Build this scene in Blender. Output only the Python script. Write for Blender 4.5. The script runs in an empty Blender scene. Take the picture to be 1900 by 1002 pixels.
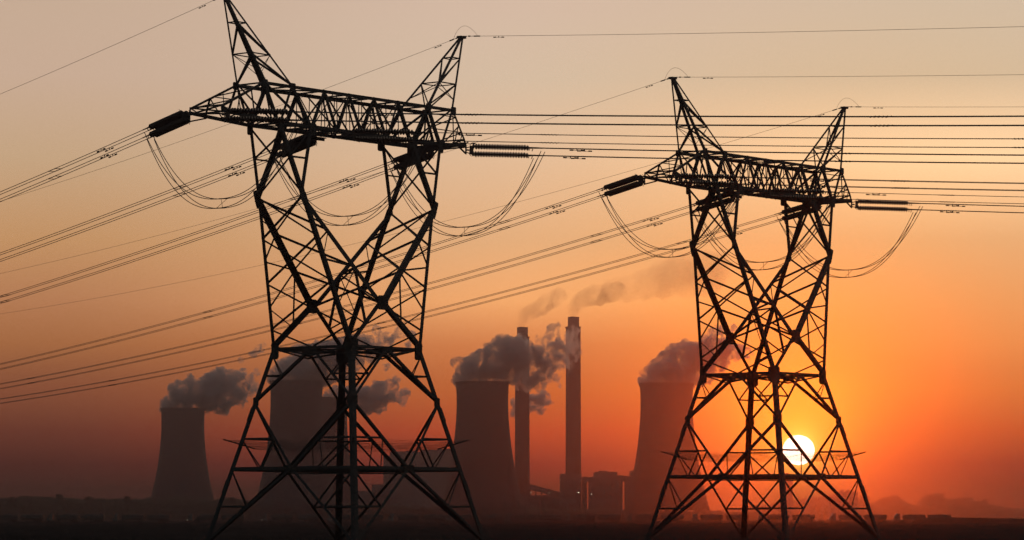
import bpy, bmesh, math, random
from mathutils import Vector, Matrix, noise

C = bpy.context
S = C.scene
R = math.radians
random.seed(11)

# ------------------------------------------------------------------ camera
CAM_H = 1.7
FPX = 6270.0                       # focal length in pixels of a 1900-wide frame
PITCH = math.atan((962 - 501) / FPX)
cam_d = bpy.data.cameras.new('camera')
cam_d.sensor_fit = 'HORIZONTAL'
cam_d.sensor_width = 36.0
cam_d.lens = 36.0 * FPX / 1900.0
cam_d.clip_start = 0.5
cam_d.clip_end = 200000
cam = bpy.data.objects.new('camera', cam_d)
cam.location = (0, 0, CAM_H)
cam.rotation_euler = (math.pi / 2 + PITCH, 0, 0)
S.collection.objects.link(cam)
S.camera = cam

def at(px, py, Y):
    """the point at distance Y (along the ground) seen at photo pixel px, py"""
    a = (px - 950) / FPX
    b = (501 - py) / FPX
    dy = math.cos(PITCH) - b * math.sin(PITCH)
    dz = math.sin(PITCH) + b * math.cos(PITCH)
    return Vector((a * Y / dy, Y, CAM_H + dz * Y / dy))

# ------------------------------------------------------------------ render settings
S.render.engine = 'CYCLES'
S.view_settings.view_transform = 'Standard'
S.view_settings.look = 'None'
S.view_settings.exposure = 0
S.view_settings.gamma = 1
S.view_settings.use_curve_mapping = False
cy = S.cycles
cy.max_bounces = 4
cy.diffuse_bounces = 2
cy.glossy_bounces = 1
cy.transmission_bounces = 2
cy.transparent_max_bounces = 8
cy.volume_bounces = 3
cy.use_denoising = True
cy.denoising_input_passes = 'RGB'
cy.sample_clamp_indirect = 4

# ------------------------------------------------------------------ sky and sun
SUN_EL = 126 / FPX
SUN_AZ = 530 / FPX
SUN_DIR = Vector((math.sin(SUN_AZ) * math.cos(SUN_EL), math.cos(SUN_AZ) * math.cos(SUN_EL), math.sin(SUN_EL)))

def lin(c):
    return tuple(((v / 255) / 12.92 if v / 255 <= .04045 else ((v / 255 + .055) / 1.055) ** 2.4) for v in c)

world = bpy.data.worlds.new('World')
S.world = world
world.use_nodes = True
wt = world.node_tree
wt.nodes.clear()
def wn(kind, **kw):
    n = wt.nodes.new(kind)
    for k, v in kw.items():
        setattr(n, k, v)
    return n
def wl(a, b):
    wt.links.new(a, b)
def wmath(op, a, b=None, c=None, clamp=False):
    n = wn('ShaderNodeMath', operation=op, use_clamp=clamp)
    for i, v in enumerate((a, b, c)):
        if v is None: continue
        if isinstance(v, (int, float)): n.inputs[i].default_value = v
        else: wl(v, n.inputs[i])
    return n.outputs[0]
def wmix(fac, a, b, mode='MIX', clamp=False):
    n = wn('ShaderNodeMix', data_type='RGBA', blend_type=mode, clamp_result=clamp)
    for sock, v in ((n.inputs[0], fac), (n.inputs[6], a), (n.inputs[7], b)):
        if isinstance(v, (int, float)): sock.default_value = v
        elif isinstance(v, tuple): sock.default_value = (*v, 1)
        else: wl(v, sock)
    return n.outputs[2]
def wramp(fac, stops, interp='LINEAR'):
    n = wn('ShaderNodeValToRGB')
    n.color_ramp.interpolation = interp
    el = n.color_ramp.elements
    while len(el) > 1: el.remove(el[-1])
    el[0].position = stops[0][0]; el[0].color = (*stops[0][1], 1)
    for p, c in stops[1:]:
        e = el.new(p); e.color = (*c, 1)
    wl(fac, n.inputs[0])
    return n.outputs[0]
def wstep(v, a, b):
    n = wn('ShaderNodeMapRange', interpolation_type='SMOOTHSTEP')
    wl(v, n.inputs[0]); n.inputs[1].default_value = a; n.inputs[2].default_value = b
    return n.outputs[0]

tc = wn('ShaderNodeTexCoord')
sep = wn('ShaderNodeSeparateXYZ'); wl(tc.outputs['Generated'], sep.inputs[0])
dx, dy_, dz_ = sep.outputs
az = wmath('ARCTAN2', dx, dy_)
pos = wmath('DIVIDE', dz_, 0.16, clamp=True)
# the dusty sunset sky: elevation ramps for three bearings (values are scene-linear radiance)
#SKYDATA-BEGIN
LEFT_SKY = [(0.0, (0.0155, 0.004, 0.004)), (0.055, (0.0155, 0.004, 0.004)), (0.1, (0.0651, 0.004, 0.004)), (0.16, (0.2142, 0.0359, 0.0137)), (0.24, (0.4832, 0.1277, 0.0381)), (0.32, (0.6894, 0.2394, 0.063)), (0.4, (0.7624, 0.3201, 0.1245)), (0.51, (0.8066, 0.4214, 0.1698)), (0.66, (0.7526, 0.5044, 0.2906)), (0.81, (0.7385, 0.5221, 0.3735)), (0.97, (0.6935, 0.5029, 0.3604))]
MID_SKY = [(0.0, (0.004, 0.004, 0.0047)), (0.055, (0.004, 0.004, 0.0047)), (0.1, (0.2736, 0.0169, 0.0148)), (0.16, (0.895, 0.0908, 0.0138)), (0.24, (1.0912, 0.2441, 0.023)), (0.32, (1.1952, 0.3835, 0.1003)), (0.4, (1.5409, 0.7238, 0.2766)), (0.51, (1.1248, 0.6568, 0.334)), (0.66, (1.0096, 0.6925, 0.4527)), (0.81, (0.8293, 0.6542, 0.4864)), (0.97, (0.7983, 0.5984, 0.4717))]
RIGHT_SKY = [(0.0, (0.004, 0.004, 0.004)), (0.055, (0.004, 0.004, 0.004)), (0.1, (0.1701, 0.004, 0.004)), (0.16, (0.799, 0.1167, 0.004)), (0.24, (1.2399, 0.3495, 0.0443)), (0.32, (1.3605, 0.4927, 0.1268)), (0.4, (1.2688, 0.5575, 0.1921)), (0.51, (1.1273, 0.6263, 0.2923)), (0.66, (1.4857, 0.9949, 0.5904)), (0.81, (0.8274, 0.6366, 0.4304)), (0.97, (0.7664, 0.6172, 0.4681))]
GLOW_TINT = [(0.0, (.3, .05, .03)), (.06, (.45, .12, .06)), (.12, (.8, .38, .2)), (.25, (1, 1, 1))]
GLOW_NEAR = (1.0, 2.5, .03)
GLOW_FAR = (.30, .02, .0)
#SKYDATA-END
left_c = wramp(pos, LEFT_SKY)
mid_c = wramp(pos, MID_SKY)
right_c = wramp(pos, RIGHT_SKY)
band = wmix(wstep(az, -.145, .02), left_c, mid_c)
band = wmix(wstep(az, -.01, .145), band, right_c)
# aureole round the sun
vm = wn('ShaderNodeVectorMath', operation='DISTANCE')
wl(tc.outputs['Generated'], vm.inputs[0]); vm.inputs[1].default_value = SUN_DIR
th = vm.outputs['Value']
tint = wramp(pos, GLOW_TINT)
g1 = wmath('EXPONENT', wmath('MULTIPLY', th, -1 / .0115))
g2 = wmath('EXPONENT', wmath('MULTIPLY', th, -1 / .050))
glow = wmix(1.0, wmix(g1, (0, 0, 0), GLOW_NEAR), wmix(g2, (0, 0, 0), GLOW_FAR), 'ADD')
glow = wmix(1.0, glow, tint, 'MULTIPLY')
g0 = wmath('EXPONENT', wmath('MULTIPLY', th, -1 / .0024))
glow = wmix(1.0, glow, wmix(g0, (0, 0, 0), (6, 4.2, 1.1)), 'ADD')
band = wmix(1.0, band, wmix(wmath('EXPONENT', wmath('MULTIPLY', th, -1 / .052)), (1, 1, 1), (.9, .84, .0)), 'MULTIPLY')
band = wmix(1.0, band, glow, 'ADD')
# the rest of the sky dome
sky = wn('ShaderNodeTexSky', sky_type='NISHITA')
sky.sun_disc = False
sky.sun_elevation = SUN_EL
sky.sun_rotation = SUN_AZ
sky.altitude = 1500
sky.dust_density = 4
nsky = wmix(1.0, sky.outputs[0], (.11, .11, .11), 'MULTIPLY')
away = wstep(wmath('ABSOLUTE', az), .30, 1.3)
upw = wstep(dz_, .18, .75)
col = wmix(wmath('MAXIMUM', away, upw), band, nsky)
bg = wn('ShaderNodeBackground'); wl(col, bg.inputs[0]); bg.inputs[1].default_value = 1.0
wo = wn('ShaderNodeOutputWorld'); wl(bg.outputs[0], wo.inputs[0])

sun_l = bpy.data.lights.new('sun_lamp', 'SUN')
sun_l.energy = 0.11
sun_l.color = (1.0, .085, .006)
sun_l.angle = R(.53)
sun_o = bpy.data.objects.new('sun_lamp', sun_l)
# (lamp raised above the disc so that the sun ball doesn't block its light)
LAMP_DIR = Vector((math.sin(SUN_AZ) * math.cos(SUN_EL + R(.6)), math.cos(SUN_AZ) * math.cos(SUN_EL + R(.6)), math.sin(SUN_EL + R(.6))))
sun_o.rotation_euler = LAMP_DIR.to_track_quat('Z', 'Y').to_euler()
sun_o.location = (100, 1200, 300)
S.collection.objects.link(sun_o)

# ------------------------------------------------------------------ materials
def mat(name, base, rough=.8, metallic=0.0, var=.25, scale=2.0, spec=.3):
    m = bpy.data.materials.new(name)
    m.use_nodes = True
    t = m.node_tree
    b = t.nodes['Principled BSDF']
    b.inputs['Roughness'].default_value = rough
    b.inputs['Metallic'].default_value = metallic
    b.inputs['Specular IOR Level'].default_value = spec
    tcn = t.nodes.new('ShaderNodeTexCoord')
    nz = t.nodes.new('ShaderNodeTexNoise')
    nz.inputs['Scale'].default_value = scale
    nz.inputs['Detail'].default_value = 6
    t.links.new(tcn.outputs['Object'], nz.inputs['Vector'])
    rp = t.nodes.new('ShaderNodeValToRGB')
    e = rp.color_ramp.elements
    e[0].position = .3; e[0].color = (*[c * (1 - var) for c in base], 1)
    e[1].position = .7; e[1].color = (*[c * (1 + var) for c in base], 1)
    t.links.new(nz.outputs['Fac'], rp.inputs[0])
    t.links.new(rp.outputs[0], b.inputs['Base Color'])
    return m
def emit(name, c, s):
    m = bpy.data.materials.new(name)
    m.use_nodes = True
    t = m.node_tree; t.nodes.clear()
    e = t.nodes.new('ShaderNodeEmission'); e.inputs[0].default_value = (*c, 1); e.inputs[1].default_value = s
    o = t.nodes.new('ShaderNodeOutputMaterial'); t.links.new(e.outputs[0], o.inputs[0])
    m.cycles.emission_sampling = 'NONE'
    return m
def volume_mat(name, density, color, aniso, absorb=None):
    m = bpy.data.materials.new(name)
    m.use_nodes = True
    t = m.node_tree; t.nodes.clear()
    v = t.nodes.new('ShaderNodeVolumePrincipled')
    v.inputs['Density'].default_value = density
    v.inputs['Color'].default_value = (*color, 1)
    v.inputs['Anisotropy'].default_value = aniso
    o = t.nodes.new('ShaderNodeOutputMaterial'); t.links.new(v.outputs[0], o.inputs['Volume'])
    m.cycles.homogeneous_volume = True
    return m

STEEL = mat('galvanised_steel', (.04, .038, .039), .55, .0, .3, .8)
CABLE = mat('aluminium_cable', (.10, .10, .105), .5, .0, .15, 1)
PORCELAIN = mat('brown_porcelain', (.055, .035, .028), .35, 0, .2, 4)
CONCRETE = mat('weathered_concrete', (.09, .087, .085), .9, 0, .25, .02)
CHIMNEY = mat('chimney_concrete', (.10, .096, .094), .9, 0, .2, .03)
CLADDING = mat('sheet_cladding', (.20, .20, .20), .7, 0, .2, .05)
SOIL = mat('dark_veld_soil', (.056, .048, .044), 1.0, 0, .5, .08, .0)
LEAF = mat('dark_leaves', (.045, .055, .03), .9, 0, .35, .6, .1)
BARK = mat('bark', (.06, .045, .035), .9, 0, .3, 2, .1)
TRUCK = mat('trailer_steel', (.12, .11, .105), .6, 0, .3, .4)
CAB = mat('cab_paint', (.22, .21, .2), .45, 0, .1, .5)
RUBBER = mat('tyre_rubber', (.03, .03, .03), .9, 0, .2, 3)
GLASS = mat('dark_glass', (.03, .035, .04), .1, 0, .1, 1, .5)
LAMP = emit('lamp_light', (1.0, .8, .55), 2.2)
SUNM = emit('sun_surface', (1.0, .93, .72), 5.0)

# ------------------------------------------------------------------ helpers
def link(o, parent=None):
    S.collection.objects.link(o)
    if parent is not None:
        o.parent = parent
    return o
def tag(o, label=None, cat=None, group=None, kind=None):
    if label: o['label'] = label
    if cat: o['category'] = cat
    if group: o['group'] = group
    if kind: o['kind'] = kind
    return o
def empty(name, loc=(0, 0, 0), rot=(0, 0, 0)):
    o = bpy.data.objects.new(name, None)
    o.location = loc; o.rotation_euler = rot
    o.empty_display_size = .5
    return link(o)
def obj(name, bm, m, parent=None, smooth=False, loc=None):
    me = bpy.data.meshes.new(name)
    bmesh.ops.recalc_face_normals(bm, faces=bm.faces)
    bm.to_mesh(me); bm.free()
    me.materials.append(m)
    if smooth:
        for p in me.polygons: p.use_smooth = True
    o = bpy.data.objects.new(name, me)
    if loc is not None: o.location = loc
    return link(o, parent)
def copy_tree(o, parent=None):
    c = o.copy()
    S.collection.objects.link(c)
    if parent is not None: c.parent = parent
    for ch in list(o.children): copy_tree(ch, c)
    return c
def box(bm, x0, x1, y0, y1, z0, z1):
    v = [bm.verts.new(p) for p in ((x0, y0, z0), (x1, y0, z0), (x1, y1, z0), (x0, y1, z0), (x0, y0, z1), (x1, y0, z1), (x1, y1, z1), (x0, y1, z1))]
    for f in ((0, 3, 2, 1), (4, 5, 6, 7), (0, 1, 5, 4), (1, 2, 6, 5), (2, 3, 7, 6), (3, 0, 4, 7)):
        bm.faces.new([v[i] for i in f])
def frame_for(d):
    d = d.normalized()
    h = Vector((0, 0, 1)) if abs(d.z) < .95 else Vector((1, 0, 0))
    a = d.cross(h).normalized()
    return a, d.cross(a).normalized()
def tube(bm, pts, r, n=5, cap=True):
    pts = [Vector(p) for p in pts]
    rings = []
    for i, p in enumerate(pts):
        d = pts[min(i + 1, len(pts) - 1)] - pts[max(i - 1, 0)]
        a, b = frame_for(d)
        rr = r[i] if isinstance(r, (list, tuple)) else r
        rings.append([bm.verts.new(p + (a * math.cos(2 * math.pi * k / n) + b * math.sin(2 * math.pi * k / n)) * rr) for k in range(n)])
    for i in range(len(rings) - 1):
        for k in range(n):
            bm.faces.new((rings[i][k], rings[i][(k + 1) % n], rings[i + 1][(k + 1) % n], rings[i + 1][k]))
    if cap:
        bm.faces.new(rings[0][::-1]); bm.faces.new(rings[-1])
def lathe(bm, prof, n=48, axis='Z', closed=False):
    rings = []
    for r, h in prof:
        ring = []
        for k in range(n):
            a = 2 * math.pi * k / n
            if axis == 'Z': p = (r * math.cos(a), r * math.sin(a), h)
            else: p = (h, r * math.cos(a), r * math.sin(a))
            ring.append(bm.verts.new(p))
        rings.append(ring)
    m = len(rings)
    for i in range(m if closed else m - 1):
        A, B = rings[i], rings[(i + 1) % m]
        for k in range(n):
            bm.faces.new((A[k], A[(k + 1) % n], B[(k + 1) % n], B[k]))
    return rings
def angle(bm, P, Q, a, n1, n2, t=None):
    """an angle-iron member from P to Q: flanges of width a towards n1 and n2"""
    P = Vector(P); Q = Vector(Q)
    if t is None: t = max(.012, a * .12)
    d = (Q - P).normalized()
    n1 = Vector(n1); n1 = (n1 - d * n1.dot(d))
    if n1.length < 1e-4: n1 = frame_for(d)[0]
    n1.normalize()
    n2 = Vector(n2); n2 = n2 - d * n2.dot(d) - n1 * n2.dot(n1)
    if n2.length < 1e-4: n2 = d.cross(n1)
    n2.normalize()
    sec = [(0, 0), (a, 0), (a, t), (t, t), (t, a), (0, a)]
    A = [bm.verts.new(P + n1 * x + n2 * y) for x, y in sec]
    B = [bm.verts.new(Q + n1 * x + n2 * y) for x, y in sec]
    for i in range(6):
        j = (i + 1) % 6
        bm.faces.new((A[i], A[j], B[j], B[i]))
    bm.faces.new(A[::-1]); bm.faces.new(B)
def brace(bm, P, Q, a, nrm, off=0.0):
    """a brace lying in the face whose outward normal is nrm, bolted on behind it"""
    P = Vector(P); Q = Vector(Q); nrm = Vector(nrm).normalized()
    d = (Q - P).normalized()
    n1 = nrm.cross(d)
    if n1.z < 0: n1 = -n1
    s = n1.normalized() * (-a / 2) - nrm * off
    angle(bm, P + s, Q + s, a, n1, -nrm)
def plate(name, c, e1, e2, w, h, parent, t=.03):
    """an octagonal gusset plate centred on c in the plane e1, e2"""
    e1 = Vector(e1).normalized(); e2 = Vector(e2); e2 = (e2 - e1 * e2.dot(e1)).normalized()
    n = e1.cross(e2); c = Vector(c)
    bm = bmesh.new()
    k = .8
    out = [(-w, -h * k), (-w * .7, -h), (w * .7, -h), (w, -h * k), (w, h * k), (w * .7, h), (-w * .7, h), (-w, h * k)]
    A = [bm.verts.new(c + e1 * x / 2 + e2 * y / 2 - n * t) for x, y in out]
    B = [bm.verts.new(c + e1 * x / 2 + e2 * y / 2 + n * t) for x, y in out]
    for i in range(8):
        j = (i + 1) % 8
        bm.faces.new((A[i], A[j], B[j], B[i]))
    bm.faces.new(A[::-1]); bm.faces.new(B)
    return obj(name, bm, STEEL, parent)
def lerp(a, b, t):
    return Vector(a) * (1 - t) + Vector(b) * t

# ------------------------------------------------------------------ ground
def build_ground():
    bm = bmesh.new()
    xs = [-4500, -2500, -1200, -600, -300, -150, -60, 0, 60, 150, 300, 600, 1200, 2500, 4500]
    ys = [-280, -100, 0, 60, 120, 180, 240, 300, 400, 550, 750, 1000, 1300, 1600, 2000, 2600, 3300, 4200, 5500, 7200, 9300]
    g = [[bm.verts.new((x, y, 0)) for x in xs] for y in ys]
    for i in range(len(ys) - 1):
        for j in range(len(xs) - 1):
            bm.faces.new((g[i][j], g[i][j + 1], g[i + 1][j + 1], g[i + 1][j]))
    o = obj('ground', bm, SOIL)
    tag(o, kind='structure', label='dark flat veld reaching to the hazy horizon')
    # a band of dry grass tufts in the part of the field that is in view
    bm = bmesh.new()
    rnd = random.Random(3)
    for i in range(5200):
        y = 245 + 1000 * rnd.random() ** 1.8
        x = (rnd.random() - .5) * .34 * y
        h = rnd.uniform(.05, .15) * (1 + (noise.noise(Vector((x * .03, y * .012, 0))) * .8))
        if h < .03: continue
        w = h * .5
        for k in range(3):
            a = rnd.random() * math.pi
            c, s = math.cos(a) * w, math.sin(a) * w
            q = (rnd.random() - .5) * h * .8
            v = [bm.verts.new((x - c, y - s, -.02)), bm.verts.new((x + c, y + s, -.02)), bm.verts.new((x + q, y + q, h))]
            bm.faces.new(v)
    o = obj('dry_grass', bm, SOIL)
    tag(o, 'dark short dry grass over the field', 'grass', kind='stuff')
build_ground()

# ------------------------------------------------------------------ sun disc
bm = bmesh.new()
bmesh.ops.create_uvsphere(bm, u_segments=64, v_segments=32, radius=1)
SUN_D = 20000.0
sun_ball = obj('sun', bm, SUNM, smooth=True)
sun_ball.location = Vector((0, 0, CAM_H)) + SUN_DIR * SUN_D
rs = 29.3 / FPX * SUN_D
sun_ball.scale = (rs, rs, rs * .94)
tag(sun_ball, 'glaring white setting sun low between the legs of the smaller pylon', 'sun')
sun_ball.visible_shadow = True

# ------------------------------------------------------------------ lattice pylon
def L3(u, v, z):
    return Vector((u, -v, z))
AZ = lambda z: 3.53 + (13 - z) * .2420       # half width of the square body
ZW, ZK, ZJ, ZB, ZT, ZP = 13.0, 22.8, 16.0, 27.3, 30.0, 35.4

def build_pylon(loc, phi):
    root = empty('lattice_pylon', loc, (0, 0, phi))
    corner = lambda su, sv, z: L3(su * AZ(z), sv * AZ(z), z)
    # --- body legs
    for su in (-1, 1):
        for sv in (-1, 1):
            bm = bmesh.new()
            angle(bm, corner(su, sv, 0), corner(su, sv, ZW + .05), .34, L3(-su, 0, 0), L3(0, -sv, 0), .04)
            # splice cover angles and step bolts
            for zz in (3.4, 8.2):
                angle(bm, corner(su, sv, zz) + L3(su * .03, sv * .03, 0), corner(su, sv, zz + .9) + L3(su * .03, sv * .03, 0), .35, L3(-su, 0, 0), L3(0, -sv, 0), .03)
            if (su, sv) == (1, -1):
                z = 3.0
                k = 0
                while z < ZW - .3:
                    p = corner(su, sv, z)
                    d = L3(0, sv, 0) if k % 2 else L3(su, 0, 0)
                    tube(bm, [p, p + d * .2], .014, 4)
                    z += .42; k += 1
            # stub foot and concrete plinth
            b = corner(su, sv, 0)
            leg = obj('leg', bm, STEEL, root)
            bm = bmesh.new()
            box(bm, b.x - .55, b.x + .55, b.y - .55, b.y + .55, -.3, .10)
            obj('footing', bm, CONCRETE, leg)
    faces = [((-1, -1), (1, -1)), ((1, -1), (1, 1)), ((1, 1), (-1, 1)), ((-1, 1), (-1, -1))]
    # --- body face bracing, waist and belt
    for c1, c2 in faces:
        nrm = L3((c1[0] + c2[0]) / 2, (c1[1] + c2[1]) / 2, .22)
        P = lambda c, z: corner(c[0], c[1], z)
        M = lambda z: (P(c1, z) + P(c2, z)) / 2
        bm = bmesh.new()
        z1, zb = 9.45, 5.0
        for c in (c1, c2):
            brace(bm, M(ZW), P(c, z1), .19, nrm)
            brace(bm, P(c, z1), M(zb), .19, nrm, .02)
            brace(bm, M(zb), P(c, .05), .19, nrm)
            d1 = lambda z: lerp(P(c, z1), M(ZW), (z - z1) / (ZW - z1))
            brace(bm, P(c, 11.2), d1(11.2), .10, nrm, .05)
            brace(bm, d1(11.2), P(c, ZW - .3), .085, nrm, .07)
            d2 = lambda z: lerp(M(zb), P(c, z1), (z - zb) / (z1 - zb))
            zq = 7.0
            mid = lerp(P(c, zb), M(zb), .5)
            brace(bm, P(c, zq), d2(zq), .11, nrm, .05)
            brace(bm, P(c, zq), mid, .09, nrm, .07)
            brace(bm, d2(zq), mid, .09, nrm, .07)
            d3 = lambda z: lerp(P(c, .05), M(zb), (z - .05) / (zb - .05))
            brace(bm, P(c, 2.5), d3(2.5), .11, nrm, .05)
            brace(bm, d3(2.5), P(c, zb), .10, nrm, .07)
        obj('face_bracing', bm, STEEL, root)
        bm = bmesh.new()
        brace(bm, P(c1, zb), P(c2, zb), .21, nrm, .0)
        brace(bm, P(c1, zb - .02), P(c2, zb - .02), .06, (0, 0, 1), .1)
        obj('belt_beam', bm, STEEL, root)
        bm = bmesh.new()
        brace(bm, P(c1, ZW), P(c2, ZW), .16, nrm, .0)
        brace(bm, lerp(P(c1, ZW), P(c2, ZW), .02), lerp(P(c1, ZW - .5), P(c2, ZW - .5), .5), .11, nrm, .04)
        brace(bm, lerp(P(c1, ZW), P(c2, ZW), .98), lerp(P(c1, ZW - .5), P(c2, ZW - .5), .5), .11, nrm, .04)
        obj('waist_beam', bm, STEEL, root)
        plate('gusset_plate', M(zb) + nrm.normalized() * .02, L3(c2[0] - c1[0], c2[1] - c1[1], 0), (0, 0, 1), 1.0, .4, root)
        plate('gusset_plate', M(ZW) + nrm.normalized() * .02 - Vector((0, 0, .2)), L3(c2[0] - c1[0], c2[1] - c1[1], 0), (0, 0, 1), 1.0, .42, root)
    # plan bracing inside waist and belt
    for z, a in ((ZW - .1, .09), (5.0 - .22, .08)):
        bm = bmesh.new()
        ms = [L3(0, -AZ(z), z), L3(AZ(z), 0, z), L3(0, AZ(z), z), L3(-AZ(z), 0, z)]
        for i in range(4): brace(bm, ms[i], ms[(i + 1) % 4], a, (0, 0, 1))
        if z > 8:
            for i in range(2): brace(bm, ms[i], ms[i + 2], a, (0, 0, 1), .06)
        obj('plan_bracing', bm, STEEL, root)
    # corner gussets at the waist
    for su in (-1, 1):
        for sv in (-1, 1):
            c = corner(su, sv, ZW)
            plate('gusset_plate', c + L3(-su * .28, sv * .03, -.12), L3(1, 0, 0), (0, 0, 1), .62, 1.15, root)
            plate('gusset_plate', c + L3(su * .03, -sv * .28, -.12), L3(0, 1, 0), (0, 0, 1), .62, 1.15, root)
            c = corner(su, sv, 9.45)
            plate('gusset_plate', c + L3(-su * .22, sv * .025, 0), L3(1, 0, 0), (0, 0, 1), .45, .6, root)
            plate('gusset_plate', c + L3(su * .025, -sv * .22, 0), L3(0, 1, 0), (0, 0, 1), .45, .6, root)
    # --- the two arms of the waist window
    J = {v: L3(0, v * 3.14, ZJ) for v in (-1, 1)}
    for v in (-1, 1):
        plate('gusset_plate', J[v] + L3(0, v * .03, 0), L3(1, 0, 0), (0, 0, 1), 1.0, .95, root, .05)
    for s in (-1, 1):
        W = {v: L3(s * 3.53, v * 3.53, ZW) for v in (-1, 1)}
        K = {v: L3(s * 6.66, v * 2.03, ZK) for v in (-1, 1)}
        BO = {v: L3(s * 8.2, v * 1.37, ZB) for v in (-1, 1)}
        BI = {v: L3(s * 5.03, v * 1.37, ZB) for v in (-1, 1)}
        O = lambda v, t: lerp(W[v], K[v], t)
        I = lambda v, t: lerp(J[v], K[v], t)
        bm = bmesh.new()
        for v in (-1, 1):
            angle(bm, W[v], K[v] + Vector((0, 0, .1)), .27, L3(-s, 0, 0), L3(0, -v, 0), .035)
            angle(bm, K[v], BO[v], .25, L3(-s, 0, 0), L3(0, -v, 0), .035)
            angle(bm, J[v], K[v], .34, L3(s, 0, 0), L3(0, -v, 0), .04)
            angle(bm, K[v], BI[v], .29, L3(s, 0, 0), L3(0, -v, 0), .035)
            angle(bm, J[v], W[v], .30, L3(s, 0, 0), L3(0, -v, 0), .035)
            if s == 1 and v == 1:
                for k in range(22):
                    p = I(v, k / 22)
                    tube(bm, [p, p + L3(-.22, 0, .06)], .014, 4)
        arm = obj('window_arm', bm, STEEL, root)
        bm = bmesh.new()
        no = L3(s, 0, -.3); ni = L3(-s, 0, .3)
        ts = (1.0, .726, .43, .126)
        for i in range(3):
            for v in (-1, 1):
                brace(bm, O(v, ts[i]), O(-v, ts[i + 1]), .13, no, .03 if v > 0 else .06)
        for v in (-1, 1):
            brace(bm, O(v, .126), L3(s * AZ(ZW), 0, ZW), .12, no, .03)
        ti = (1.0, .68, .337, 0.0)
        for i in range(3):
            for v in (-1, 1):
                brace(bm, I(v, ti[i]), I(-v, ti[i + 1]), .12, ni, .03 if v > 0 else .06)
        for v in (-1, 1):
            nf = L3(0, v, .15)
            jb = lerp(J[v], W[v], .5)
            brace(bm, O(v, .86), I(v, .72), .08, nf, .04)
            brace(bm, I(v, .68), O(v, .58), .08, nf, .04)
            brace(bm, O(v, .58), I(v, .337), .11, nf, .04)
            brace(bm, I(v, .337), O(v, .27), .08, nf, .04)
            brace(bm, O(v, .27), jb, .08, nf, .04)
            brace(bm, I(v, .337), jb, .14, nf, .06)
            # above the knee
            brace(bm, K[v], BO[-v], .16, no, .03 if v > 0 else .06)
            brace(bm, K[v], BI[-v], .13, ni, .03 if v > 0 else .06)
            brace(bm, lerp(K[v], BO[v], .55), lerp(K[v], BI[v], .55), .11, nf, .04)
            brace(bm, lerp(K[v], BO[v], .55), BI[v], .10, nf, .06)
        obj('arm_bracing', bm, STEEL, arm)
        for v in (-1, 1):
            plate('gusset_plate', K[v] + L3(0, v * .03, -.1), L3(s * .35, 0, 1), L3(1, 0, 0), 1.2, .42, root)
            plate('gusset_plate', BO[v] + L3(-s * .12, v * .03, -.08), L3(1, 0, 0), (0, 0, 1), .5, .85, root)
            plate('gusset_plate', BI[v] + L3(0, v * .03, -.05), L3(1, 0, 0), (0, 0, 1), .65, .8, root)
    # --- cross beam
    bm = bmesh.new()
    yb, yt = 1.37, 1.27
    B = lambda u, v: L3(u, v * yb, ZB)
    T = lambda u, v: L3(u, v * yt, ZT)
    TL = -13.73; TR = 10.77
    tip = {-1: (TL, 27.62, 28.05), 1: (TR, 27.42, 27.95)}
    for v in (-1, 1):
        angle(bm, B(-8.2, v), B(8.2, v), .24, L3(0, -v, 0), L3(0, 0, 1), .03)
        angle(bm, T(-9.6, v), T(9.6, v), .22, L3(0, -v, 0), L3(0, 0, -1), .03)
    beam = obj('cross_beam', bm, STEEL, root)
    bm = bmesh.new()
    seq = [-9.57, -8.2, -6.9, -5.03, -3.75, -2.5, -1.25, 0, 1.25, 2.5, 3.75, 5.03, 6.9, 8.2, 9.57]
    for v in (-1, 1):
        nf = L3(0, v, 0)
        for i in range(len(seq) - 1):
            p = T(seq[i], v) if i % 2 == 0 else B(seq[i], v)
            q = B(seq[i + 1], v) if i % 2 == 0 else T(seq[i + 1], v)
            outer = i < 4 or i > 9
            brace(bm, p, q, .20 if outer else .15, nf, .02)
        for u in (-3.75, -2.5, -1.25, 0, 1.25, 2.5, 3.75):
            brace(bm, B(u, v), T(u, v), .075, nf, .06)
        for s in (-1, 1):
            brace(bm, T(s * 9.57, v), B(s * 5.03, v), .13, nf, .06)
            brace(bm, T(s * 3.75, v), B(s * 1.25, v), .09, nf, .08)
            brace(bm, B(s * 3.75, v), T(s * 1.25, v), .09, nf, .08)
    tops = [-9.57, -6.9, -3.75, -1.25, 1.25, 3.75, 6.9, 9.57]
    for i, u in enumerate(tops):
        brace(bm, T(u, -1), T(u, 1), .11, (0, 0, 1), .03)
        if i:
            a, b = (1, -1) if i % 2 else (-1, 1)
            brace(bm, T(tops[i - 1], a), T(u, b), .10, (0, 0, 1), .05)
    bots = [-8.2, -5.03, -2.5, 0, 2.5, 5.03, 8.2]
    for i, u in enumerate(bots):
        brace(bm, B(u, -1), B(u, 1), .14, (0, 0, -1), .03)
        if i:
            a, b = (1, -1) if i % 2 else (-1, 1)
            brace(bm, B(bots[i - 1], a), B(u, b), .12, (0, 0, -1), .05)
            brace(bm, B(bots[i - 1], -a), B(u, -b), .09, (0, 0, -1), .08)
    for u in (-2.5, 2.5):
        brace(bm, B(u, -1), T(u * 1.1, 1), .08, L3(1, 0, 0))
        brace(bm, B(u, 1), T(u * 1.1, -1), .08, L3(1, 0, 0), .04)
    # middle phase landing plates under the beam
    for v in (-1, 1):
        angle(bm, L3(-2.3, v * 1.5, ZB - .04), L3(-.7, v * 1.5, ZB - .04), .22, L3(0, -v, 0), L3(0, 0, -1), .05)
    obj('beam_bracing', bm, STEEL, beam)
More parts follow.
